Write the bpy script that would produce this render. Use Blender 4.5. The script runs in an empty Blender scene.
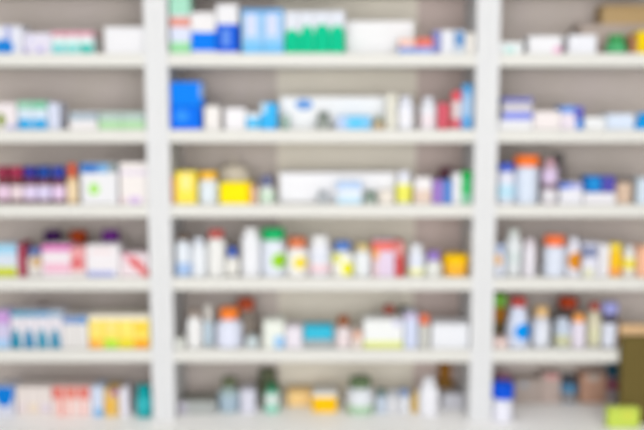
import bpy, bmesh, math, random
from mathutils import Vector
random.seed(7)
scene = bpy.context.scene
COL = scene.collection

# ------------------------------------------------------------------ camera geometry
F, W, H = 894.0, 644, 430            # 50 mm on a 36 mm sensor
CAMY, CAMZ, PITCH = -2.65, 1.55, math.radians(6.9)

def at(u, v, y):
    """where the sight line through photo point (u, v) meets the upright plane at distance y"""
    a, b = (u - 322) / F, -(v - 215) / F
    dy = math.cos(PITCH) + b * math.sin(PITCH)
    dz = -math.sin(PITCH) + b * math.cos(PITCH)
    t = (y - CAMY) / dy
    return a * t, CAMZ + dz * t

STEP = 0.2226
ZS = [None] + [1.7055 - STEP * k for k in range(6)]      # tops of the five shelves, then of the worktop
ORD = [None, 'top shelf', 'second shelf', 'third shelf', 'fourth shelf', 'fifth shelf', 'worktop']
BAYX = {'left': (-1.4225, -0.5195), 'middle': (-0.4515, 0.4515), 'right': (0.5195, 1.4225)}
DEPTH = 0.235

# ------------------------------------------------------------------ materials
def lin(c):
    return tuple((x / 255 / 12.92 if x / 255 <= .04045 else ((x / 255 + .055) / 1.055) ** 2.4) for x in c)

_mats = {}
def plain(c, rough=.5, bump=0, name='coated'):
    key = (tuple(c), rough, bump)
    if key in _mats: return _mats[key]
    m = bpy.data.materials.new(name); m.use_nodes = True
    nt = m.node_tree; p = nt.nodes['Principled BSDF']
    p.inputs['Base Color'].default_value = (*[min(.86, x * .84) for x in lin(c)], 1)
    p.inputs['Roughness'].default_value = rough
    p.inputs['Specular IOR Level'].default_value = .06
    if bump:
        no = nt.nodes.new('ShaderNodeTexNoise'); no.inputs['Scale'].default_value = 220
        bp = nt.nodes.new('ShaderNodeBump'); bp.inputs['Strength'].default_value = bump
        bp.inputs['Distance'].default_value = .001
        nt.links.new(no.outputs['Fac'], bp.inputs['Height']); nt.links.new(bp.outputs['Normal'], p.inputs['Normal'])
    _mats[key] = m
    return m

def printed(c, shapes, rough=.45):
    """print on a pack: rectangles, ellipses and triangles in the pack's own coordinates"""
    if not shapes: return plain(c, rough)
    m = bpy.data.materials.new('printed'); m.use_nodes = True
    nt = m.node_tree; N, Lk = nt.nodes, nt.links
    p = N['Principled BSDF']; p.inputs['Roughness'].default_value = rough
    p.inputs['Specular IOR Level'].default_value = .06
    tc = N.new('ShaderNodeTexCoord'); sx = N.new('ShaderNodeSeparateXYZ')
    Lk.new(tc.outputs['Object'], sx.inputs[0])
    def M(op, a, b=None, c_=None):
        n = N.new('ShaderNodeMath'); n.operation = op
        for i, q in enumerate((a, b, c_)):
            if q is None: continue
            if isinstance(q, (int, float)): n.inputs[i].default_value = q
            else: Lk.new(q, n.inputs[i])
        return n.outputs[0]
    X, Z = sx.outputs['X'], sx.outputs['Z']
    cur = None
    for s in shapes:
        k, cx, cz, rx, rz, colr = s
        ax = M('ABSOLUTE', M('DIVIDE', M('SUBTRACT', X, cx), rx))
        dz = M('DIVIDE', M('SUBTRACT', Z, cz), rz)
        if k == 'r': d = M('MAXIMUM', ax, M('ABSOLUTE', dz))
        elif k == 'e': d = M('SQRT', M('ADD', M('MULTIPLY', ax, ax), M('MULTIPLY', dz, dz)))
        else:        # upright triangle standing on cz - rz
            d = M('MAXIMUM', M('ADD', ax, M('MULTIPLY', M('ADD', dz, 1), .5)), M('ABSOLUTE', dz))
        f = M('LESS_THAN', d, 1.0)
        mx = N.new('ShaderNodeMix'); mx.data_type = 'RGBA'
        Lk.new(f, mx.inputs[0])
        if cur is None: mx.inputs[6].default_value = (*[min(.86, q * .84) for q in lin(c)], 1)
        else: Lk.new(cur, mx.inputs[6])
        mx.inputs[7].default_value = (*[min(.86, q * .84) for q in lin(colr)], 1)
        cur = mx.outputs[2]
    Lk.new(cur, p.inputs['Base Color'])
    return m

# ------------------------------------------------------------------ mesh helpers
def link(name, bm, m, parent=None, smooth=False, loc=None):
    me = bpy.data.meshes.new(name)
    bmesh.ops.recalc_face_normals(bm, faces=bm.faces)
    bm.to_mesh(me); bm.free()
    for q in (m if isinstance(m, list) else [m]): me.materials.append(q)
    if smooth:
        me.polygons.foreach_set('use_smooth', [True] * len(me.polygons))
        me.set_sharp_from_angle(angle=math.radians(38))
    o = bpy.data.objects.new(name, me); COL.objects.link(o)
    if loc is not None: o.location = loc
    if parent: o.parent = parent
    return o

def box_bm(x0, x1, y0, y1, z0, z1, bev=0.0, bm=None):
    bm = bm or bmesh.new()
    r = bmesh.ops.create_cube(bm, size=1)
    for v in r['verts']:
        v.co = ((x0 + x1) / 2 + v.co.x * (x1 - x0), (y0 + y1) / 2 + v.co.y * (y1 - y0), (z0 + z1) / 2 + v.co.z * (z1 - z0))
    if bev > 0:
        es = list({e for v in r['verts'] for e in v.link_edges})
        bmesh.ops.bevel(bm, geom=es, offset=min(bev, .3 * min(x1 - x0, y1 - y0, z1 - z0)), segments=2, affect='EDGES', profile=.5)
    return bm

def lathe_bm(prof, seg=32, rib=0.0, sy=1.0):
    """turn a profile of (radius, z) about the upright axis; rib makes a knurled grip"""
    bm = bmesh.new(); rings = []
    for r, z in prof:
        if r < 1e-6: rings.append([bm.verts.new((0, 0, z))]); continue
        rings.append([bm.verts.new((math.cos(2 * math.pi * k / seg) * r * (1 - rib * (k % 2)),
                                    math.sin(2 * math.pi * k / seg) * r * sy * (1 - rib * (k % 2)), z)) for k in range(seg)])
    for a, b in zip(rings, rings[1:]):
        for k in range(seg):
            j = (k + 1) % seg
            if len(a) == 1 and len(b) == 1: continue
            if len(a) == 1: bm.faces.new((a[0], b[k], b[j]))
            elif len(b) == 1: bm.faces.new((a[k], a[j], b[0]))
            else: bm.faces.new((a[k], a[j], b[j], b[k]))
    return bm

def tag(o, label, cat, group=None, kind=None):
    if label: o['label'] = label
    if cat: o['category'] = cat
    if group: o['group'] = group
    if kind: o['kind'] = kind
    return o

def empty(name, loc):
    o = bpy.data.objects.new(name, None); COL.objects.link(o); o.location = loc
    o.empty_display_size = .03
    return o

def place(row, bay):
    return f"{ORD[row]}, {bay} bay" if row < 6 else f"worktop, {bay} bay"

def clampx(x0, x1, bay):
    lo, hi = BAYX[bay]; e = .0015
    return max(lo + e, x0), min(hi - e, x1)

def shapes_to_local(pr, cx, cz, y):
    out = []
    for s in pr:
        k = s[0]
        if k in 'rt':
            _, u0, u1, v0, v1, c = s
            xa, za = at(u0, v0, y); xb, zb = at(u1, v1, y)
            out.append((k, (xa + xb) / 2 - cx, (za + zb) / 2 - cz, abs(xb - xa) / 2, abs(za - zb) / 2, c))
        else:
            _, uc, vc, ru, rv, c = s
            xa, za = at(uc, vc, y); xb, zb = at(uc + ru, vc + rv, y)
            out.append(('e', xa - cx, za - cz, abs(xb - xa), abs(za - zb), c))
    return out

# ------------------------------------------------------------------ packs
def carton(row, bay, u0, u1, vt, c, desc, pr=(), sb=.02, d=.075, name='medicine_carton', cat='box', group=None, on=None, flap=None):
    """a folding carton: printed body and the tuck flap that closes its top"""
    zb = on if on is not None else ZS[row]
    ym = sb if vt < 107 else sb + .4 * d          # seen from above the top face adds to the outline, seen from below it does not
    x0, _ = at(u0, vt, sb); x1, _ = at(u1, vt, sb); zt = at((u0 + u1) / 2, vt, ym)[1]
    x0, x1 = clampx(x0, x1, bay); x0 += .0006; x1 -= .0006
    w, h = x1 - x0, max(.012, zt - zb)
    cx = (x0 + x1) / 2
    bm = box_bm(-w / 2, w / 2, 0, d, .0004, h - .0009, .0012)
    o = link(name, bm, printed(c, shapes_to_local(pr, cx, zb, sb)), loc=(cx, sb, zb))
    fb = box_bm(-w / 2 + .0015, w / 2 - .0015, .0012, d - .0015, h - .0011, h, .0004)      # top tuck flap
    link('tuck_flap', fb, plain(flap or c, .45), o)
    tag(o, f"{desc}, {place(row, bay)}", cat, group)
    return o, zb + h

def bottle(row, bay, u0, u1, vb, c, cap, desc, lab=(), pr=(), sb=.02, name='medicine_bottle', cat='bottle', group=None,
           sh=.13, on=None, rough=.35, sq=1.0):
    """u0..u1 body width, vb shoulder top; cap = (u0, u1, v0, v1, colour); lab = (v0, v1, colour) label bands"""
    zb = on if on is not None else ZS[row]
    x0, _ = at(u0, vb, sb); x1, _ = at(u1, vb, sb)
    x0, x1 = clampx(x0, x1, bay)
    r = (x1 - x0) / 2 - .0004; cx = (x0 + x1) / 2; yc = sb + r * sq
    zv = lambda v: at((u0 + u1) / 2, v, yc)[1] - zb
    h = max(.015, zv(vb))
    cu0, cu1, cv0, cv1, cc = cap
    rc = abs(at(cu1, cv1, yc)[0] - at(cu0, cv1, yc)[0]) / 2
    if cv1 - cv0 > 7: cv0, cv1 = cv0 + 1.3, cv1 - 1.2
    ct, cb = zv(cv0), max(zv(cv1), h * .5)
    ct = max(ct, cb + .006)
    h = min(h, cb + .001)
    rn = min(rc * .86, r * .9)
    s0 = h - max(.004, sh * min(h, 2 * r)) if sh <= .8 else h * .5
    root = empty(name, (cx, yc, zb))
    e = min(.004, r * .25)
    prof = [(0, .0015), (r * .7, .0015), (r * .78, .0003), (r - e, .0003), (r - e * .3, e * .3), (r, e), (r, s0)]
    for k in range(1, 6):
        t = k / 5 * math.pi / 2
        if sh > .8: prof.append((r + (rn - r) * k / 5, s0 + (h - s0) * k / 5)); continue
        prof.append((rn + (r - rn) * math.cos(t), s0 + (h - s0) * math.sin(t)))
    prof += [(rn, cb - .0012), (rn * 1.0, cb + .5 * (ct - cb)), (0, cb + .5 * (ct - cb))]
    lp = shapes_to_local(pr, cx, zb, sb)
    link('body', lathe_bm(prof, 36, sy=sq), printed(c, lp, rough), root, True)
    ce = min(.0018, (ct - cb) * .25)
    cp = [(rn * 1.005, cb), (rc, cb), (rc, ct - ce), (rc - ce * .4, ct - ce * .4), (rc - ce * 1.2, ct), (rc * .6, ct), (rc * .58, ct - .0006), (0, ct - .0006)]
    cp = [(rn * 1.005, cb + .4 * (ct - cb))] + cp
    link('cap', lathe_bm(cp, 48, .035), plain(cc, .4), root, True)
    if not lab:
        lab = ((None, None, tuple(int(min(255, q * .985 + 2)) for q in c)),)
    for v0, v1, lc in lab:
        a = (h * .16 if v1 is None else max(e * 1.2, zv(v1)))
        b = (s0 - h * .06 if v0 is None else min(s0 - .001, zv(v0)))
        if b - a < .004: b = a + .004
        t = .00035
        pf = [(r, a), (r + t, a + .0001), (r + t, b - .0001), (r, b)]
        link('label', lathe_bm(pf, 36, sy=sq), printed(lc, [q for q in lp if q[0] == 'e'], .5), root, True)
    tag(root, f"{desc}, {place(row, bay)}", cat, group)
    return root, zb + ct

def tub(row, bay, u0, u1, vt, vlid, c, lid, desc, pr=(), sb=.02, taper=.12, name='ointment_tub', cat='tub'):
    """a tub that narrows towards its foot under an overhanging lid"""
    zb = ZS[row]
    x0, _ = at(u0, vt, sb); x1, _ = at(u1, vt, sb); x0, x1 = clampx(x0, x1, bay)
    r = (x1 - x0) / 2 - .0004; cx = (x0 + x1) / 2; yc = sb + r
    zv = lambda v: at((u0 + u1) / 2, v, yc)[1] - zb
    ht, hl = zv(vt), zv(vlid)
    root = empty(name, (cx, yc, zb))
    rb = r * (1 - taper)
    link('body', lathe_bm([(0, .002), (rb * .8, .002), (rb * .85, .0003), (rb - .002, .0003), (rb, .002), (r * .97, hl - .002), (r * .97, hl), (0, hl)], 36), printed(c, shapes_to_local(pr, cx, zb, sb), .4), root, True)
    link('lid', lathe_bm([(r * .975, hl), (r, hl), (r, ht - .002), (r - .002, ht), (r * .8, ht), (r * .78, ht - .001), (0, ht - .001)], 48, .02), plain(lid, .4), root, True)
    tag(root, f"{desc}, {place(row, bay)}", cat)
    return root

def bag(row, bay, u0, u1, vt, c, desc, sb, name='paper_bag', cat='bag'):
    """a soft bag whose top is gathered to a twisted point"""
    zb = ZS[row]
    x0, _ = at(u0, vt, sb); x1, _ = at(u1, vt, sb)
    r = (x1 - x0) / 2; cx = (x0 + x1) / 2; yc = sb + r * .75
    h = at((u0 + u1) / 2, vt, yc)[1] - zb
    prof = [(0, .0005), (r * .9, .0005), (r * .99, .01), (r, h * .3), (r, h * .55), (r * .95, h * .75), (r * .8, h * .9), (r * .5, h * .97), (r * .16, h * .99), (r * .12, h), (0, h)]
    bm = lathe_bm(prof, 40, sy=.75)
    for v in bm.verts:
        a = math.atan2(v.co.y, v.co.x); k = v.co.z / h
        f = 1 + .05 * k * math.sin(9 * a) + .03 * math.sin(5 * a + 7 * k)
        v.co.x *= f; v.co.y *= f
    o = empty(name, (cx, yc, zb))
    link('body', bm, plain(c, .75, .4), o, True)
    tw = lathe_bm([(0, h - .002), (r * .1, h - .002), (r * .06, h + .006), (r * .12, h + .014), (r * .14, h + .02), (0, h + .017)], 24, .18)
    link('twisted_top', tw, plain(c, .75, .4), o, True)
    tag(o, f"{desc}, {place(row, bay)}", cat)

# ------------------------------------------------------------------ the setting
WHITE = plain((222, 223, 225), .5)
BOARD = plain((224, 223, 218), .5)
def struct(name, bm, m):
    o = link(name, bm, m); o['kind'] = 'structure'; return o

def noisy(c1, c2, scale, rough=.8):
    m = bpy.data.materials.new('mottled'); m.use_nodes = True
    nt = m.node_tree; p = nt.nodes['Principled BSDF']; p.inputs['Roughness'].default_value = rough
    p.inputs['Specular IOR Level'].default_value = .2
    no = nt.nodes.new('ShaderNodeTexNoise'); no.inputs['Scale'].default_value = scale; no.inputs['Detail'].default_value = 3
    rp = nt.nodes.new('ShaderNodeValToRGB')
    rp.color_ramp.elements[0].position, rp.color_ramp.elements[1].position = .35, .65
    rp.color_ramp.elements[0].color = (*lin(c1), 1); rp.color_ramp.elements[1].color = (*lin(c2), 1)
    nt.links.new(no.outputs['Fac'], rp.inputs['Fac']); nt.links.new(rp.outputs['Color'], p.inputs['Base Color'])
    return m

struct('floor', box_bm(-3.2, 3.2, -4.2, .46, -.06, 0), noisy((205, 200, 192), (214, 210, 203), 3, .45))
struct('ceiling', box_bm(-3.2, 3.2, -4.2, .46, 2.75, 2.81), noisy((240, 240, 238), (236, 236, 233), 6))
struct('wall_back', box_bm(-3.2, 3.2, .37, .46, 0, 2.75), noisy((222, 218, 208), (216, 212, 203), 4))

# ------------------------------------------------------------------ fitted furniture
BACK = noisy((202, 191, 186), (198, 188, 180), 5)
PALE = noisy((229, 222, 208), (226, 219, 205), 5)
WT, TOP, LIP = ZS[6], 2.17, .038
for bay, (lo, hi) in BAYX.items():
    root = empty('shelving_unit', ((lo + hi) / 2, 0, WT))
    cx = (lo + hi) / 2
    L = lambda b: b
    for s, xi in ((-1, lo), (1, hi)):
        a, b = (xi - .034, xi) if s < 0 else (xi, xi + .034)
        o = link('side_panel', box_bm(a - cx, b - cx, 0, DEPTH + .02, .0002, TOP - WT, .0012), WHITE, root)
    for k in range(0, 6):
        z = ZS[1] + STEP - STEP * k - WT
        link('shelf_board', box_bm(lo - cx, hi - cx, .001, DEPTH, z - LIP, z, .002), BOARD, root)
    link('top_board', box_bm(lo - cx, hi - cx, .001, DEPTH, TOP - WT - LIP, TOP - WT, .002), BOARD, root)
    if bay == 'middle':
        a, b = -.144, .303
        link('back_panel', box_bm(lo, a, DEPTH, DEPTH + .02, .0002, TOP - WT), BACK, root)
        link('back_panel', box_bm(b, hi, DEPTH, DEPTH + .02, .0002, TOP - WT), noisy((204, 187, 181), (200, 183, 176), 5), root)
        o = link('centre_panel', box_bm(a, b, DEPTH, DEPTH + .02, .0002, TOP - WT), PALE, root); o['label'] = 'pale cream back panel'
    else:
        link('back_panel', box_bm(lo - cx, hi - cx, DEPTH, DEPTH + .02, .0002, TOP - WT), BACK, root)
    tag(root, {'left': 'white open shelving unit holding the amber bottles and yellow cartons, left bay',
               'middle': 'white open shelving unit with pale cream strip of back wall, middle bay',
               'right': 'white open shelving unit next to the olive-brown binder, right bay'}[bay], 'shelves', 'white shelving units')

wt = link('worktop', box_bm(-1.4565, 1.4565, -.28, DEPTH + .04, WT - .035, WT, .003), noisy((247, 246, 245), (244, 243, 242), 4, .45))
tag(wt, 'long white worktop running under all the shelves', 'worktop')
for i, (bay, (lo, hi)) in enumerate(BAYX.items()):
    cx = (lo + hi) / 2; w = hi - lo + .068
    root = empty('base_cabinet', (cx, 0, 0))
    link('body', box_bm(-w / 2, w / 2, -.24, DEPTH + .03, .08, WT - .0355, .0015), WHITE, root)
    link('plinth', box_bm(-w / 2, w / 2, -.19, DEPTH, 0.0005, .0795), WHITE, root)
    for s in (-1, 1):
        dr = link('door', box_bm(min(0, s * w / 2) + .003, max(0, s * w / 2) - .003, -.2595, -.2405, .085, WT - .04, .002), WHITE, root)
        hb = box_bm(s * .05 - .006, s * .05 + .006, -.285, -.26, .36, .48, .003)
        link('handle', hb, plain((170, 170, 172), .3), dr)
    tag(root, f'white two-door base cabinet under the worktop below the {bay} bay', 'cabinet', 'white base cabinets')

# ------------------------------------------------------------------ left bay
B, G = carton, bottle
W1 = (232, 232, 236)
R, b = 1, 'left'
B(R, b, -14, 22, 26, (224, 226, 238), 'white carton with a bright blue swoosh', [('r', 5, 11, 26, 42, (165, 172, 220)), ('e', 4, 47, 10, 8, (30, 130, 215))])
B(R, b, 23, 51, 33, (224, 220, 236), 'low lavender-white carton with small purple spots', [('e', 25, 51, 4, 3, (175, 165, 220)), ('e', 40, 50, 4, 3, (185, 178, 228)), ('r', 27, 33, 38, 42, (205, 205, 235))])
for k, n in enumerate(('first', 'middle', 'last')):
    B(R, b, 51 + 14 * k, 65 + 14 * k, 31, (222, 238, 238), f'{n} of three aqua cartons with pink tops', [('r', 51 + 14 * k, 65 + 14 * k, 29, 37, (222, 160, 178)), ('r', 52 + 14 * k, 65 + 14 * k, 44, 55, [(135, 212, 214), (140, 215, 212), (70, 192, 180)][k])], group='aqua cartons')
B(R, b, 104, 147, 27, W1, 'large plain white carton beside the post')
R = 2
B(R, b, -14, 16, 103, (236, 228, 232), 'white carton with an olive dot', [('e', 1, 120, 5, 7, (140, 155, 75)), ('r', 6, 17, 125, 131, (190, 190, 228))])
for k, n in enumerate(('first', 'second')):
    u = 17 + 15 * k
    B(R, b, u, u + 15, 101, (212, 226, 240), f'{n} of two cartons with green top and blue foot', [('r', u, u + 15, 99, 109, [(150, 205, 178), (125, 200, 165)][k]), ('r', u + (1 if k == 0 else 0), u + 15, 119, 131, (60, 170, 228))], group='green and blue cartons')
B(R, b, 48, 59, 103, (214, 220, 240), 'slim pale lilac carton')
B(R, b, 69, 97, 112, (238, 234, 236), 'small white carton with grey-blue top', [('r', 68, 98, 110, 121, (172, 186, 198))])
for k, n in enumerate(('first', 'second')):
    B(R, b, 98 + 23.5 * k, 121.5 + 23.5 * k, 112, (178, 197, 192), f'{n} of two low grey-green cartons with light green foot', [('r', 97 + 23.5 * k, 122 + 23.5 * k, 121, 131, (178, 220, 172))], group='grey-green cartons')
R = 3
for k, n in enumerate(('first', 'second', 'third', 'fourth', 'fifth')):
    uc = [1, 14.8, 28.6, 42.4, 57][k]
    G(R, b, uc - 6.9, uc + 6.9, 180, (110, 60, 66), (uc - 6.5, uc + 6.5, 165, 179, [(150, 55, 80), (165, 55, 85), (62, 58, 150), (35, 75, 160), (52, 70, 165)][k]),
      f'{n} amber bottle with {["maroon", "crimson", "violet", "blue", "indigo"][k]} cap and lilac label', [(185, 199, [(232, 205, 228), (232, 215, 220), (225, 212, 240), (222, 214, 242), (232, 208, 238)][k])], name='amber_bottle', group='small amber bottles in a row', sh=.12)
G(R, b, 65.5, 76.5, 179, (236, 205, 160), (67, 75.5, 162, 178, (215, 95, 65)), 'slim cream bottle with tall orange-red cap', [(182, 200, (245, 222, 185))], sh=.1)
B(R, b, 80, 117, 163, W1, 'white carton with blue top stripe and lime dot', [('r', 79, 98, 160, 173, (20, 112, 195)), ('r', 98, 108, 160, 173, (110, 170, 220)), ('r', 108, 119, 160, 172, (135, 150, 155)), ('e', 94, 189, 5.5, 6, (170, 230, 110))])
B(R, b, 119, 147, 162, (238, 232, 230), 'white carton with faint lilac stripe and mauve spot', [('r', 119, 149, 170, 175, (222, 212, 228)), ('e', 135, 200, 7, 4, (216, 192, 230)), ('e', 121, 200, 4, 4, (236, 210, 216))])
R = 4
B(R, b, -10, 16.5, 243, (212, 222, 236), 'pale blue carton with yellow-green foot', [('r', -10, 17, 240, 254, (160, 210, 238)), ('r', -10, 17, 267, 280, (205, 212, 70))])
B(R, b, 17, 24, 242, (178, 80, 100), 'slim dark red carton', [('r', 17, 25, 240, 246, (130, 60, 75))])
G(R, b, 24.5, 41, 256, (222, 220, 222), (26, 38, 246, 256, (105, 125, 180)), 'squat white bottle with slate-blue cap', [(259, 276, (226, 220, 216))], [('e', 36, 262, 5, 5, (215, 180, 130))])
B(R, b, 41, 70, 244, (236, 226, 232), 'white carton with magenta top edge', [('r', 41, 71, 241, 251, (222, 95, 185)), ('r', 44, 71, 264, 272, (238, 182, 205))], d=.07)
B(R, b, 70, 85, 246, (234, 165, 168), 'salmon pink carton', [('e', 77, 263, 5, 5, (215, 90, 95)), ('r', 70, 86, 271, 280, (232, 222, 222))], d=.07)
B(R, b, 85.5, 119, 244, (236, 232, 236), 'white carton with periwinkle stripe along its foot', [('r', 87, 115, 271, 279, (175, 182, 228)), ('r', 90, 112, 250, 253, (238, 214, 216))], d=.07)
B(R, b, 120, 148, 252, (236, 220, 226), 'white carton with red diagonal flashes', [('e', 134, 262, 5, 5, (222, 100, 105)), ('e', 140, 267, 5, 5, (222, 115, 118)), ('e', 145, 274, 4, 6, (226, 125, 125)), ('e', 127, 256, 4, 4, (226, 150, 170))])
for u, c, n in ((50, (70, 30, 92), 'dark plum'), (76, (172, 68, 22), 'rust-orange'), (108.5, (118, 45, 145), 'violet')):
    G(R, b, u - 10, u + 10, 246, (120, 75, 60) if n[0] == 'r' else (105, 70, 80), (u - 8.5, u + 8.5, 229, 243, c), f'bottle with {n} cap standing behind the cartons', sb=.11, name='amber_bottle', group=None)
R = 5
B(R, b, -8, 9, 309, (205, 200, 230), 'lilac carton with pale blue foot', [('r', -8, 10, 306, 324, (198, 155, 216)), ('r', -8, 10, 339, 350, (170, 205, 240))])
for k, n in enumerate(('first', 'second', 'third', 'fourth')):
    u = 10 + 13 * k
    B(R, b, u, u + 13, 309, (226, 222, 230), f'{n} of four cartons with teal bell shape and teal top', [('r', u, u + 13, 306, 317, [(65, 155, 190), (70, 150, 190), (85, 155, 200), (150, 180, 205)][k]), ('e', u + 6.5, 348, 5.9, 19, [(15, 140, 172), (15, 132, 178), (25, 145, 178), (40, 140, 175)][k])], group='teal bell cartons')
for k, n in enumerate(('first', 'second')):
    u = 62.5 + 12.5 * k
    B(R, b, u, u + 12.5, 314, (226, 223, 222), f'{n} of two pale grey cartons with steel-blue top', [('r', u, u + 12.5, 311, 324, [(128, 155, 205), (105, 150, 205)][k])], group='steel-blue topped cartons')
for k, n in enumerate(('first', 'second', 'third', 'fourth')):
    u = 88 + 15.3 * k
    B(R, b, u, u + 15.3, 313, (252, 228, 110), f'{n} of four yellow cartons with cream tops', [('r', u, u + 15.3, 310, 320, (240, 232, 214)), ('r', u + 1, u + 14.5, 339, 350, [(252, 185, 80), (185, 230, 70), (235, 220, 50), (252, 175, 40)][k]), ('e', u + 7, 328, 4, 5, [(250, 222, 130), (248, 225, 140), (250, 232, 120), (250, 205, 40)][k])], group='yellow cartons', flap=(240, 234, 220))
G(R, b, 33, 49, 312, (110, 60, 70), (35, 47, 303, 312, (115, 60, 72)), 'bottle with maroon cap standing behind the teal cartons', sb=.11, name='amber_bottle')
R = 6; S = .035
B(R, b, -8, 14, 384, (212, 214, 228), 'pale carton with strong blue upper half', [('r', -8, 14, 380, 397, (8, 122, 212)), ('e', 4, 397, 9, 10, (8, 122, 212))], sb=S)
for k, n in enumerate(('first', 'second', 'third')):
    u = 15.5 + 11.6 * k
    B(R, b, u, u + 11.6, 384, (230, 220, 216), f'{n} of three cream-white cartons', [('r', u, u + 12, 404, 412, [(226, 212, 214), (232, 215, 195), (220, 208, 220)][k])], sb=S, group='cream-white cartons')
for k, n in enumerate(('first', 'second', 'third')):
    u = 51 + 13 * k
    B(R, b, u, u + 13, 384, (238, 218, 214), f'{n} of three white cartons with red tops', [('r', u + .7, u + 12.5, 381, 399, [(226, 125, 115), (228, 135, 122), (226, 128, 118)][k]), ('r', u + (8 if k == 0 else 4), u + (12.5 if k == 0 else 8), 399, 417, [(235, 140, 125), (242, 190, 180), (242, 185, 178)][k])], sb=S, group='red-topped cartons')
B(R, b, 90.5, 103, 384, (208, 218, 238), 'slim pale blue carton with blue spot', [('e', 99, 413, 5, 5, (125, 180, 225))], sb=S)
B(R, b, 103.5, 118, 387, (226, 190, 115), 'gold carton with mauve top', [('r', 110, 118, 384, 396, (180, 120, 165)), ('e', 109, 406, 4, 7, (235, 180, 60))], sb=S)
B(R, b, 119, 128, 386, (232, 228, 238), 'slim white carton next to the teal bottle', sb=S)
G(R, b, 134.5, 151, 394, (40, 170, 175), (135.5, 150, 384, 394, (10, 160, 165)), 'rounded teal bottle with teal cap', [(397, 408, (60, 188, 195))], sb=S - .015, sh=.15)

# ------------------------------------------------------------------ middle bay
R, b = 1, 'middle'
B(R, b, 169, 190, -6, (214, 220, 240), 'tall mint carton with orange-red stripe', [('r', 168, 191, -12, 15, (165, 218, 195)), ('r', 168, 191, 17, 27, (222, 155, 142)), ('r', 168, 191, 42, 54, (155, 218, 165))])
B(R, b, 190.5, 215.5, 12, (232, 230, 232), 'white carton with azure lower half', [('r', 190, 216, 32, 51, (0, 122, 238))])
B(R, b, 216, 238, 4, (230, 230, 234), 'taller white carton with royal-blue lower half', [('r', 216, 239, 24, 52, (22, 92, 218)), ('r', 222, 230, 29, 46, (100, 145, 228))])
for k, n in enumerate(('first', 'second')):
    u = 241.5 + 21 * k
    B(R, b, u, u + 21, 9, (158, 202, 242), f'{n} of two sky-blue cartons', [('r', u, u + 21, 7, 13, (95, 165, 225)), ('r', u + 4, u + 15, 14, 36, (208, 215, 240)), ('r', u, u + 21, 42, 54, (120, 192, 240))], group='sky-blue cartons')
for k, n in enumerate(('first', 'second', 'third', 'fourth')):
    u = 284.5 + 15.1 * k
    B(R, b, u, u + 15.1, 11, (220, 224, 234), f'{n} of four white cartons with emerald lower half', [('r', u, u + 15.1, 33, 54, (0, 192, 142)), ('e', u + 7.5, 33, [5.5, 6, 8, 7][k], [4, 8, 9, 8][k], (0, 192, 142))], group='emerald cartons')
B(R, b, 346, 414, 21, (238, 238, 240), 'long plain white carton, largest', sb=.07)
B(R, b, 399, 415.5, 39, (238, 196, 182), 'small salmon and blue carton before the long white one', [('r', 399, 416, 47, 54, (130, 160, 222))], sb=.005, d=.05)
B(R, b, 416, 433, 38, (226, 120, 105), 'small coral red carton with blue foot', [('r', 416, 434, 47, 54, (140, 165, 228))], sb=.005, d=.05)
B(R, b, 433.5, 441, 31, (140, 145, 205), 'slim violet-blue carton')
B(R, b, 441.5, 454, 30, (228, 230, 238), 'narrow white carton between two blue ones')
B(R, b, 454.5, 465, 30, (205, 215, 228), 'narrow carton with slate-blue patch', [('r', 455, 465, 32, 46, (105, 150, 202))])
B(R, b, 465.5, 477, 33, (232, 228, 222), 'narrow cream carton against the post')
R = 2
_, zt = B(R, b, 170, 200.5, 106, (0, 112, 238), 'solid blue carton, lower of a pair', [('e', 182, 116, 7, 6, (50, 145, 245))], d=.09)
B(R, b, 170, 201.5, 82, (0, 128, 242), 'solid blue carton, upper of a pair', [('r', 199.5, 205, 84, 98, (165, 190, 230))], d=.09, on=zt + .0006)
B(R, b, 204, 220, 106, (236, 232, 230), 'small white carton beside the blue pair')
B(R, b, 224.5, 245.5, 108, (238, 236, 240), 'small white carton standing apart from the blue pair')
B(R, b, 246, 260, 113, (225, 235, 245), 'low white carton with sky-blue foot', [('r', 245, 261, 118, 128, (85, 190, 240))])
B(R, b, 260.5, 277, 103, (60, 180, 242), 'sky-blue carton with pale corner', [('r', 260, 266, 102, 113, (205, 228, 245))])
B(R, b, 280, 386, 97, (238, 240, 243), 'very long white carton with small blue oblong', [('e', 304, 104.5, 9, 5.5, (105, 155, 220))], sb=.07, d=.09)
tub(R, b, 280, 290, 115, 119, (165, 192, 180), (175, 195, 186), 'small grey-green tub', sb=.03)
G(R, b, 316, 331, 119, (160, 166, 160), (318, 329, 112, 119, (120, 130, 122)), 'squat grey bottle with dark grey cap', sb=.02, name='medicine_jar', cat='jar')
B(R, b, 337, 371, 116, (130, 200, 242), 'low sky-blue carton before the long white one', [('r', 336, 346, 115, 131, (185, 205, 240)), ('e', 356, 123, 7, 6, (100, 200, 245))], sb=.015, d=.045)
G(R, b, 373, 385, 122, (205, 180, 145), (375, 383, 116, 122, (150, 160, 140)), 'tiny tan bottle with olive-grey cap', sb=.02)
B(R, b, 386.5, 397, 94, (222, 220, 208), 'tall cream carton', sb=.02)
G(R, b, 397.5, 415, 103, (232, 234, 244), (400, 412, 95, 103, (226, 228, 240)), 'white bottle with lavender shoulder', [(112, 126, (240, 240, 246))])
G(R, b, 420.5, 438, 104, (232, 233, 240), (424, 435, 96, 104, (228, 230, 240)), 'rounded white bottle with faint pink foot', [(114, 128, (238, 226, 232))])
B(R, b, 439, 446.5, 103, (224, 100, 118), 'slim rose-red carton')
B(R, b, 447, 451.5, 103, (190, 90, 95), 'very slim brick-red carton')
G(R, b, 452, 462, 102, (226, 212, 214), (452, 461.5, 90, 102, (235, 85, 100)), 'slim white bottle with red cap', [(104, 118, (228, 214, 216)), (119, 128, (225, 105, 120))], sh=.08)
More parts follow.
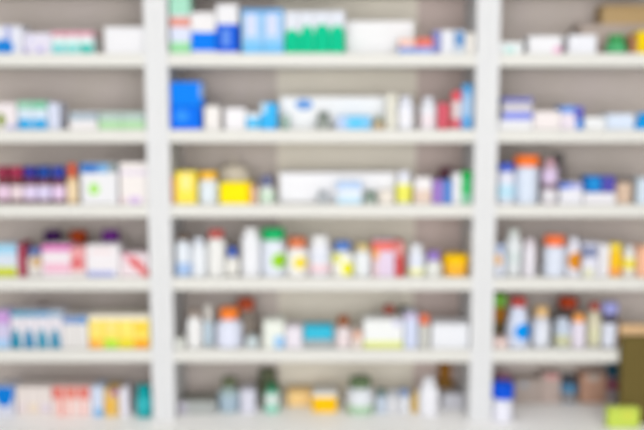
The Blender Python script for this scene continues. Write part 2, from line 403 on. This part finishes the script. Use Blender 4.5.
G(R, b, 462, 476, 91, (140, 190, 235), (463, 474, 83, 91, (70, 160, 220)), 'tall light blue bottle with blue cap', [(97, 115, (170, 202, 234)), (117, 128, (105, 175, 232))], sh=.12)
R = 3
B(R, b, 170, 174.5, 176, (235, 150, 120), 'very slim orange-pink carton')
B(R, b, 175, 196, 171, (250, 228, 85), 'lemon yellow carton with painted cream highlight', [('e', 186, 182, 5, 9, (250, 232, 150))])  # cream ellipse is a highlight painted into the carton's colour
G(R, b, 197, 217.5, 181, (228, 234, 240), (198, 216, 170, 180, (252, 195, 40)), 'white bottle with wide orange-yellow cap', [(186, 200, (225, 235, 244))], sh=.1)
B(R, b, 219.5, 251, 182, (255, 232, 0), 'bright yellow carton, middle-sized', [('r', 246, 252, 181, 206, (252, 205, 15))])
bag(R, b, 216, 250, 164, (226, 216, 200), 'cream paper bag with twisted top behind the yellow carton', .115)
B(R, b, 252, 257, 186, (240, 200, 180), 'very slim pale pink carton')
G(R, b, 258, 274.5, 188, (225, 232, 226), (260.5, 273, 174, 187, (112, 116, 150)), 'small pale green bottle with grey-blue cap', [(191, 201, (208, 230, 210))])
B(R, b, 279, 396, 172, (240, 240, 244), 'very long plain white carton', sb=.07, d=.1)
G(R, b, 317, 329, 195, (190, 195, 200), (319, 327, 190, 195, (170, 175, 182)), 'tiny grey jar before the long white carton', name='medicine_jar', cat='jar')
B(R, b, 337, 362, 181, (232, 236, 244), 'pale blue and white carton', [('r', 337, 363, 180, 190, (185, 210, 245)), ('r', 337, 363, 196, 205, (200, 228, 246))], d=.045)
G(R, b, 364, 377.5, 196, (168, 182, 172), (366, 376, 191, 196, (105, 130, 112)), 'tiny dark green jar', name='medicine_jar', cat='jar')
B(R, b, 379, 394, 190, (232, 224, 214), 'small cream carton', d=.045)
G(R, b, 396, 413, 180, (240, 240, 240), (398, 411, 170, 180, (232, 234, 246)), 'white bottle with bright yellow label', [(184, 202, (240, 238, 105))])
B(R, b, 414.5, 432, 177, (236, 232, 234), 'white carton with tan lower half', [('r', 414, 433, 190, 203, (226, 204, 190))])
B(R, b, 433, 443, 180, (162, 128, 205), 'slim purple carton')
B(R, b, 443.5, 452.5, 180, (92, 140, 212), 'slim blue carton next to the purple one')
G(R, b, 438, 456, 183, (110, 80, 85), (440, 454, 166, 178, (105, 62, 75)), 'bottle with dark maroon cap behind the purple carton', sb=.11, name='amber_bottle')
B(R, b, 453, 461.5, 173, (235, 236, 240), 'slim white carton next to the green bottle')
G(R, b, 462, 475, 182, (110, 205, 150), (463, 474, 170, 181, (25, 180, 85)), 'green bottle with darker green cap', [(184, 192, (45, 195, 105)), (194, 202, (150, 215, 180))], sh=.08)
R = 4
G(R, b, 174, 189.8, 243, (228, 234, 242), (181, 193, 233, 241, (110, 92, 80)), 'white bottle with brown cap and pale blue foot', [(262, 277, (170, 198, 238))])
G(R, b, 190, 205.5, 245, (236, 240, 246), (193, 203, 238, 244, (228, 234, 246)), 'plain white bottle beside the post')
G(R, b, 205.8, 224.5, 240, (238, 238, 236), (208.5, 224, 228, 239, (188, 95, 90)), 'white bottle with dusty red cap')
G(R, b, 223, 240, 258, (240, 238, 232), (226.5, 236, 246, 257, (75, 110, 205)), 'small white bottle with blue cap', sb=.05)
G(R, b, 240, 260, 235, (240, 241, 246), (243, 257, 228, 235, (238, 238, 240)), 'tall all-white bottle')
G(R, b, 260.5, 285, 241, (228, 234, 244), (261, 284, 227, 240, (35, 182, 108)), 'white bottle with wide green cap and lime dot', [(247, 277, (226, 232, 244))], [('e', 279, 261, 7.5, 7.5, (158, 216, 45))], sh=.08)
G(R, b, 285.5, 308, 249, (240, 238, 236), (288, 306, 236, 248, (222, 128, 88)), 'white bottle with terracotta cap and yellow dot', [(252, 277, (242, 240, 238))], [('e', 300, 263, 7, 6.5, (250, 226, 85))])
G(R, b, 308.5, 331, 244, (236, 238, 246), (311, 329, 234, 244, (240, 240, 240)), 'white bottle with white cap and pink label stripe', [(251, 259, (224, 228, 242)), (263, 271, (242, 212, 220))])
G(R, b, 331.5, 354, 252, (242, 242, 234), (334, 350, 240, 251, (92, 132, 205)), 'white bottle with blue cap and yellow label', [(255, 277, (242, 242, 234))], [('e', 337, 259, 6, 5, (236, 236, 140)), ('e', 347.5, 269, 6, 6.5, (246, 240, 40))])
G(R, b, 354.3, 372, 251, (236, 240, 244), (357, 369, 244, 250, (226, 204, 140)), 'white bottle with straw-coloured cap')
B(R, b, 372.5, 395, 240, (226, 208, 230), 'red and lavender carton with orange corner', [('r', 372, 396, 238, 251, (234, 115, 105)), ('r', 372, 379, 250, 259, (240, 170, 100)), ('r', 372, 378, 259, 279, (222, 196, 200))])
B(R, b, 395.5, 404, 241, (208, 78, 80), 'slim deep red carton', [('r', 395, 405, 240, 256, (228, 150, 148))])
G(R, b, 408.5, 425.5, 251, (232, 236, 244), (411, 423, 244, 251, (232, 234, 240)), 'white bottle with pale yellow foot', [(267, 276, (244, 244, 190)), (254, 264, (228, 234, 248))])
G(R, b, 426, 443, 262, (230, 232, 228), (428, 441, 250, 261, (155, 125, 205)), 'small white bottle with purple cap')
tub(R, b, 444, 474, 254, 262, (250, 188, 60), (254, 202, 10), 'amber-yellow tub narrowing to its foot')
R = 5
B(R, b, 173, 184, 338, (226, 228, 222), 'small pale carton beside the post', sb=.02, d=.05)
G(R, b, 185, 201.5, 319, (240, 240, 240), (187, 199, 309, 317, (165, 150, 140)), 'white bottle with grey-brown cap', sh=.3)
G(R, b, 202, 213, 322, (196, 214, 226), (203, 212, 303, 321, (208, 204, 198)), 'narrow blue-grey bottle with tall pale cap', sb=.05)
G(R, b, 214, 241.5, 320, (224, 229, 246), (217, 236, 306, 319, (248, 135, 55)), 'large white bottle with bright orange cap', [(326, 347, (226, 230, 248))], sh=.25)
G(R, b, 233, 257, 316, (172, 160, 150), (236, 253, 297, 310, (198, 88, 55)), 'grey-brown bottle with rust cap behind the white one', sb=.12)
B(R, b, 246, 258, 336, (200, 212, 216), 'tiny grey-blue carton', sb=.03, d=.05)
B(R, b, 263, 284.5, 319, (234, 238, 230), 'cream-white carton with blue corner', [('r', 274, 285, 336, 348, (165, 205, 242))])
B(R, b, 285.5, 302, 325, (232, 226, 236), 'small pale lilac carton')
_, zt = B(R, b, 300, 334, 338, (172, 178, 180), 'low grey carton under the cyan one', d=.06, sb=.03)
B(R, b, 303.5, 333, 325, (60, 190, 222), 'cyan carton on top of the grey one', on=zt + .0006, d=.06, sb=.03)
G(R, b, 335, 352, 328, (234, 226, 228), (337.5, 349, 314, 327, (152, 98, 70)), 'white bottle with brown cap', [(331, 346, (236, 222, 224))])
B(R, b, 352.5, 362.5, 329, (234, 220, 212), 'small carton with peach dot', [('e', 357.5, 334, 5, 5, (226, 178, 158))])
B(R, b, 363.5, 403.5, 318, (238, 240, 240), 'white carton with lime stripe along its foot', [('r', 363, 404, 341, 350, (226, 232, 150)), ('e', 397, 323, 5, 4, (215, 215, 240))])
G(R, b, 382, 397, 318, (150, 120, 105), (384, 395, 304, 314, (188, 98, 82)), 'bottle with brick-red cap behind the white carton', sb=.11)
G(R, b, 398, 411, 318, (140, 140, 120), (399, 409, 305, 314, (112, 112, 90)), 'bottle with olive cap behind the white carton', sb=.11)
B(R, b, 404.5, 418, 312, (208, 216, 240), 'slim pale blue carton with mauve top', [('r', 404, 419, 309, 319, (206, 190, 222))])
G(R, b, 419, 431, 326, (212, 212, 206), (420, 430, 313, 325, (236, 128, 95)), 'grey-white bottle with coral cap', sh=.1)
B(R, b, 432, 469, 322, (232, 234, 240), 'plain white carton beside the post')
R = 6
B(R, b, 178, 216, 398, (172, 176, 174), 'low grey carton beside the post', sb=.06, d=.08, pr=[('r', 178, 187, 396, 415, (188, 184, 198))], flap=(140, 140, 132))
G(R, b, 217, 239, 389, (172, 192, 194), (222, 236, 376, 387, (108, 116, 88)), 'grey-teal jar with olive cap', [(393, 408, (170, 190, 205))], sb=.065, name='medicine_jar', cat='jar', sh=.1)
B(R, b, 240, 255.5, 388, (214, 214, 228), 'small lilac-white carton', sb=.065, d=.06)
G(R, b, 254, 279, 382, (120, 124, 100), (259, 276, 368, 382, (105, 112, 88)), 'olive-green bottle at the back behind the mint one', sb=.15)
G(R, b, 263.5, 279.5, 391, (160, 220, 200), (266.5, 276, 382, 391, (50, 130, 90)), 'mint bottle with dark green cap', [(393, 402, (222, 230, 226))], sb=.06)
B(R, b, 287, 312, 389, (252, 215, 150), 'peach-yellow carton', sb=.135, d=.06)
B(R, b, 312.5, 337, 389, (228, 226, 222), 'amber carton with white top', [('r', 312, 338, 397, 414, (254, 200, 15))], sb=.075)
G(R, b, 347, 374.5, 388, (226, 230, 236), (349.5, 371, 376, 387, (105, 125, 92)), 'wide jar with dark green cap and green foot', [(402, 415, (178, 208, 178))], sb=.03, name='medicine_jar', cat='jar', sh=.08)
G(R, b, 376, 387.5, 397, (205, 216, 232), (378, 387, 388, 396, (98, 130, 130)), 'small pale blue bottle with dark teal cap', sb=.06)
G(R, b, 388, 398, 396, (230, 230, 234), (389.5, 396.5, 390, 396, (200, 205, 215)), 'small white bottle with grey cap', sb=.06)
G(R, b, 398.5, 411, 397, (226, 228, 234), (399.5, 410, 388, 396, (135, 158, 200)), 'small white bottle with slate-blue cap', sb=.06)
G(R, b, 411.5, 419.5, 398, (226, 188, 95), (412.5, 418.5, 391, 397, (222, 190, 120)), 'slim gold bottle', sb=.07, sh=.1)
G(R, b, 419.5, 441, 384, (238, 238, 244), (424, 436, 376, 384, (236, 236, 242)), 'tall all-white bottle', sh=.5, sb=.03)
G(R, b, 436, 456, 380, (158, 118, 60), (440, 452, 362, 379, (165, 112, 45)), 'tall amber-brown bottle at the back', sb=.17, name='amber_bottle')
B(R, b, 442, 467, 392, (200, 200, 208), 'grey-lilac carton', sb=.11, d=.06)

# ------------------------------------------------------------------ right bay
R, b = 1, 'right'
B(R, b, 500, 523, 42, (232, 236, 238), 'small white carton with aqua patch', [('r', 505, 515, 47, 54, (192, 230, 226))])
B(R, b, 529, 562, 36, (236, 236, 240), 'white carton with pink spot', [('e', 558, 51, 5, 5, (240, 190, 218))])
B(R, b, 569, 597, 35, (234, 235, 242), 'plain white carton between two gaps')
G(R, b, 609, 630, 42, (65, 165, 98), (611.5, 627, 35, 42, (75, 160, 95)), 'squat green bottle with green cap', [(45, 51, (95, 185, 130))], sh=.3)
B(R, b, 632, 637, 36, (190, 135, 100), 'very slim brown carton')
B(R, b, 638.5, 664, 31, (245, 212, 20), 'yellow carton at the end of the row')
_, zt = B(R, b, 580, 652, 24, (190, 175, 166), 'wide greyish-pink carton at the back', sb=.135, d=.09)
B(R, b, 603, 655, 5, (202, 172, 126), 'tan box stacked on the pinkish one at the back', sb=.14, d=.08, on=zt + .0006)  # tan box gives this corner its golden tint
R = 2
_, zt = B(R, b, 499, 533, 120, (236, 236, 240), 'low white carton under the blue-striped one', d=.08)
B(R, b, 503, 533, 97, (206, 202, 206), 'grey-white carton with two violet-blue stripes', [('r', 503, 534, 95, 103, (112, 114, 182)), ('r', 503, 534, 112, 121, (140, 150, 235))], on=zt + .0006)
B(R, b, 534, 561, 111, (238, 230, 230), 'pinkish-white low carton')
B(R, b, 561.5, 584, 106, (232, 222, 234), 'white carton with indigo edge and blue top', [('r', 561, 575, 104, 113, (95, 150, 228)), ('r', 575, 585, 104, 119, (92, 90, 185)), ('r', 576, 585, 119, 131, (75, 140, 220))])
B(R, b, 585, 606, 117, (234, 236, 238), 'low plain white carton')
B(R, b, 607, 635, 114, (216, 228, 246), 'low pale blue carton')
G(R, b, 636, 658, 121, (20, 165, 242), (641, 653, 113, 120, (20, 160, 235)), 'rounded sky-blue bottle', sh=.4)
R = 3
G(R, b, 498.5, 517, 173, (228, 230, 244), (499.5, 515.5, 162, 172, (72, 100, 208)), 'white bottle with blue cap and aqua label', [(184, 198, (192, 228, 246))], sh=.12)
G(R, b, 517.5, 541, 168, (218, 226, 242), (517, 542, 154, 167, (248, 125, 52)), 'large white bottle with wide orange cap', [(174, 202, (216, 226, 242))], sh=.08)
G(R, b, 544, 560, 166, (200, 178, 198), (548, 558, 158, 166, (205, 160, 172)), 'lilac bottle with pink cap', [(171, 181, (220, 200, 232)), (183, 188, (135, 120, 135)), (190, 202, (228, 226, 230))])
G(R, b, 552, 568, 164, (120, 112, 112), (554, 565, 152, 163, (98, 94, 94)), 'dark grey bottle behind the lilac one', sb=.1)
B(R, b, 560.5, 583, 182, (232, 232, 240), 'low white carton with blue top edge', [('r', 560, 571, 180, 189, (85, 120, 218)), ('r', 571, 584, 180, 189, (170, 175, 230))])
_, zt = B(R, b, 584, 616, 192, (234, 232, 238), 'low white carton carrying two small packs', d=.07)
B(R, b, 586, 602, 176, (15, 118, 200), 'small blue carton on the low white one', [('e', 594, 184, 5, 5, (40, 150, 220))], on=zt + .0006, d=.05)
B(R, b, 602.5, 615.5, 176, (88, 82, 175), 'small violet-blue carton on the low white one', on=zt + .0006, d=.05)
tub(R, b, 617, 636, 177, 182, (216, 190, 168), (120, 112, 110), 'beige tub with dark grey lid', taper=.03)
B(R, b, 638, 660, 178, (212, 226, 240), 'pale blue carton at the end of the row')
R = 4
G(R, b, 495.5, 507, 252, (210, 220, 242), (497, 505.5, 243, 251, (192, 208, 242)), 'pale blue bottle with orange label dot', pr=[('e', 498, 260, 4, 5, (245, 190, 110))], lab=[(264, 276, (222, 226, 238))], sb=.02)
G(R, b, 507, 524, 238, (228, 232, 234), (510, 521, 228, 237, (216, 222, 218)), 'tall white bottle with pale grey cap', [(250, 262, (214, 224, 224))], sb=.04)
G(R, b, 524.5, 538, 246, (232, 228, 236), (526.5, 536, 239, 246, (226, 216, 224)), 'white bottle with faint pink cap')
G(R, b, 546, 568, 247, (220, 227, 242), (547, 567.5, 234, 246, (248, 125, 75)), 'white bottle with coral-orange cap', [(251, 277, (222, 229, 244))], sh=.08)
G(R, b, 568.5, 583, 245, (230, 226, 236), (571, 581, 238, 245, (228, 230, 242)), 'white bottle with orange label', [(250, 277, (228, 228, 238))], [('e', 576, 261, 7, 9, (222, 145, 40))])
B(R, b, 583.5, 599, 242, (226, 226, 240), 'pale carton with slate-blue patch', [('r', 583, 597, 246, 258, (135, 142, 175)), ('r', 583, 594, 268, 278, (225, 225, 200))])
B(R, b, 600, 610, 243, (234, 232, 236), 'slim plain white carton')
G(R, b, 610.5, 624.5, 251, (250, 208, 50), (611.5, 623.5, 243, 250, (250, 222, 80)), 'yellow bottle with orange foot', [(254, 266, (250, 200, 40)), (267, 274, (250, 165, 90))], sh=.1)
G(R, b, 625, 638, 253, (236, 234, 226), (627, 636, 246, 252, (232, 234, 236)), 'white bottle with yellow label', [(258, 268, (242, 228, 90))])
B(R, b, 638.5, 660, 246, (246, 190, 158), 'peach carton at the end of the row')
R = 5
B(R, b, 494, 507, 293, (112, 100, 75), 'dark carton with green top and orange middle', [('r', 490, 508, 290, 307, (130, 195, 75)), ('r', 490, 508, 308, 322, (175, 115, 35))], sb=.1, d=.05)
B(R, b, 494, 508, 337, (228, 205, 200), 'low pinkish carton by the post', d=.05)
G(R, b, 509, 532.5, 307, (216, 224, 244), (512, 528, 295, 307, (182, 80, 76)), 'sloping white bottle with red cap and blue disc', [], [('e', 524, 332, 9, 8, (0, 150, 240))], sh=.95, sb=.02)
G(R, b, 534.5, 552.5, 318, (216, 218, 228), (537, 550, 305, 317, (228, 190, 135)), 'white bottle with tan cap', [(324, 342, (228, 232, 242))], sb=.03)
B(R, b, 553, 560, 318, (130, 132, 135), 'very slim dark grey carton', sb=.06, d=.05)
G(R, b, 560, 581, 314, (115, 95, 90), (561.5, 580, 296, 307, (192, 70, 30)), 'dark bottle with rust-orange cap at the back', [(316, 340, (72, 55, 55))], sb=.11, name='amber_bottle')
G(R, b, 557, 573, 325, (200, 212, 228), (559, 571, 318, 325, (205, 215, 232)), 'small grey-blue bottle with olive foot', [(334, 346, (208, 208, 170))], sb=.03)
G(R, b, 573.5, 588, 322, (234, 226, 240), (575.5, 587, 314, 321, (250, 172, 95)), 'small white bottle with light orange cap', sb=.02)
G(R, b, 589, 604, 314, (222, 216, 190), (593, 602, 301, 311, (185, 75, 68)), 'pale yellow-green bottle with red cap', [(326, 342, (226, 224, 190))], sb=.05)
G(R, b, 604.5, 619.5, 316, (78, 72, 88), (604, 620, 301, 314, (160, 162, 220)), 'dark bottle with wide lavender cap and white label', [(322, 348, (224, 228, 242))], sb=.02, sh=.06)
B(R, b, 620.5, 650, 325, (248, 208, 160), 'peach carton partly hidden by the olive-brown binder', sb=.04, d=.05)
R = 6
G(R, b, 494, 515.5, 399, (230, 231, 242), (493.5, 515.5, 381, 398, (15, 85, 218)), 'white bottle with deep blue cap', [(403, 418, (234, 234, 246))], sb=-.02, sh=.05)
B(R, b, 497, 511, 374, (190, 130, 150), 'dusty pink carton behind the blue-capped bottle', sb=.175, d=.05)
B(R, b, 514, 541, 377, (186, 172, 164), 'greyish beige carton at the back', sb=.165, d=.06, pr=[('e', 524, 385, 4, 3, (170, 180, 195))])
B(R, b, 541.5, 561, 372, (196, 178, 170), 'beige carton with pink patch', sb=.165, d=.06, pr=[('e', 552, 376, 7, 4, (226, 165, 165))])
G(R, b, 561.5, 580, 383, (95, 150, 190), (562.5, 578, 374, 383, (85, 88, 98)), 'steel-blue bottle with charcoal cap', [(391, 399, (165, 155, 150))], sb=.165, sh=.1)
B(R, b, 581, 607, 372, (202, 160, 138), 'tan carton with whitish top', sb=.165, d=.06, pr=[('e', 594, 374, 6, 7, (205, 195, 188))])
G(R, b, 607.5, 622, 379, (165, 130, 140), (608, 620, 364, 377, (45, 98, 122)), 'mauve bottle with dark teal cap', [(381, 387, (160, 60, 95)), (389, 399, (185, 175, 178))], sb=.17, sh=.08)
B(R, b, 622, 634, 383, (90, 135, 142), 'grey-teal carton half hidden by the olive-brown binder', sb=.15, d=.05)

# the binder and the lime box standing on the worktop in front of the right bay
x0, z1 = at(623, 337, -.03)
root = empty('ring_binder', (x0 + .12, -.031, WT)); h = z1 - WT - .002
OL = plain((108, 94, 52), .6, .3)
bm = box_bm(-.118, .12, 0, .003, .0005, h, .001); link('front_cover', bm, OL, root)
bm = box_bm(-.118, .12, .025, .028, .0005, h, .001); link('back_cover', bm, OL, root)
bm = box_bm(-.12, -.1165, 0, .028, .0005, h, .0012); link('spine', bm, OL, root)
bm = box_bm(-.113, .112, .0045, .0235, .004, h - .008, .001); link('paper_block', bm, plain((226, 222, 208), .8), root)
tag(root, 'olive-brown binder standing upright on the worktop, cut by the frame, right bay', 'binder')
x0, z1 = at(608.5, 408, -.065); x1, _ = at(640, 408, -.065)
o = link('sticky_note_box', box_bm(-(x1 - x0) / 2, (x1 - x0) / 2, 0, .031, .0004, z1 - WT - .003, .0015), printed((198, 218, 92), [('e', .012, .04, .02, .012, (212, 218, 90))]), loc=((x0 + x1) / 2, -.065, WT))
lf = link('tuck_flap', box_bm(-(x1 - x0) / 2 + .002, (x1 - x0) / 2 - .002, .001, .030, z1 - WT - .0032, z1 - WT - .0022, .0003), plain((210, 224, 110)), o)
tag(o, 'small lime green box on the worktop in front of the olive-brown binder', 'box')

# ------------------------------------------------------------------ light: the room's ceiling panels, soft daylight from the open side, an added front fill
def area(name, loc, rot, sx, sy, e, c=(1, 1, 1)):
    l = bpy.data.lights.new(name, 'AREA'); l.shape = 'RECTANGLE'; l.size, l.size_y, l.energy, l.color = sx, sy, e, c
    o = bpy.data.objects.new(name, l); COL.objects.link(o); o.location = loc; o.rotation_euler = rot
for x in (-1.3, 0, 1.3):
    area('ceiling_lamp', (x, -1.25, 2.73), (math.radians(12), 0, 0), .6, 1.2, 25, (1, 1, 1))
area('front_fill', (0, -4.1, 1.4), (math.radians(90), 0, 0), 4.5, 2.4, 290, (1, 1, 1))  # added fill light behind the camera, brightens the shelf backs
w = bpy.data.worlds.new('room_daylight'); scene.world = w; w.use_nodes = True
bg = w.node_tree.nodes['Background']; bg.inputs['Color'].default_value = (1, 1, 1, 1); bg.inputs['Strength'].default_value = .3

# ------------------------------------------------------------------ camera
cam = bpy.data.cameras.new('camera'); co = bpy.data.objects.new('camera', cam); COL.objects.link(co)
cam.sensor_width = 36; cam.lens = F * 36 / W
co.location = (0, CAMY, CAMZ); co.rotation_euler = (math.radians(90) - PITCH, 0, 0)
cam.dof.use_dof = True; cam.dof.focus_distance = 1.2; cam.dof.aperture_fstop = 1.85
scene.camera = co
scene.cycles.use_denoising = True
scene.view_settings.view_transform = 'Standard'; scene.view_settings.look = 'None'
scene.view_settings.gamma = 1; scene.view_settings.exposure = -1.05
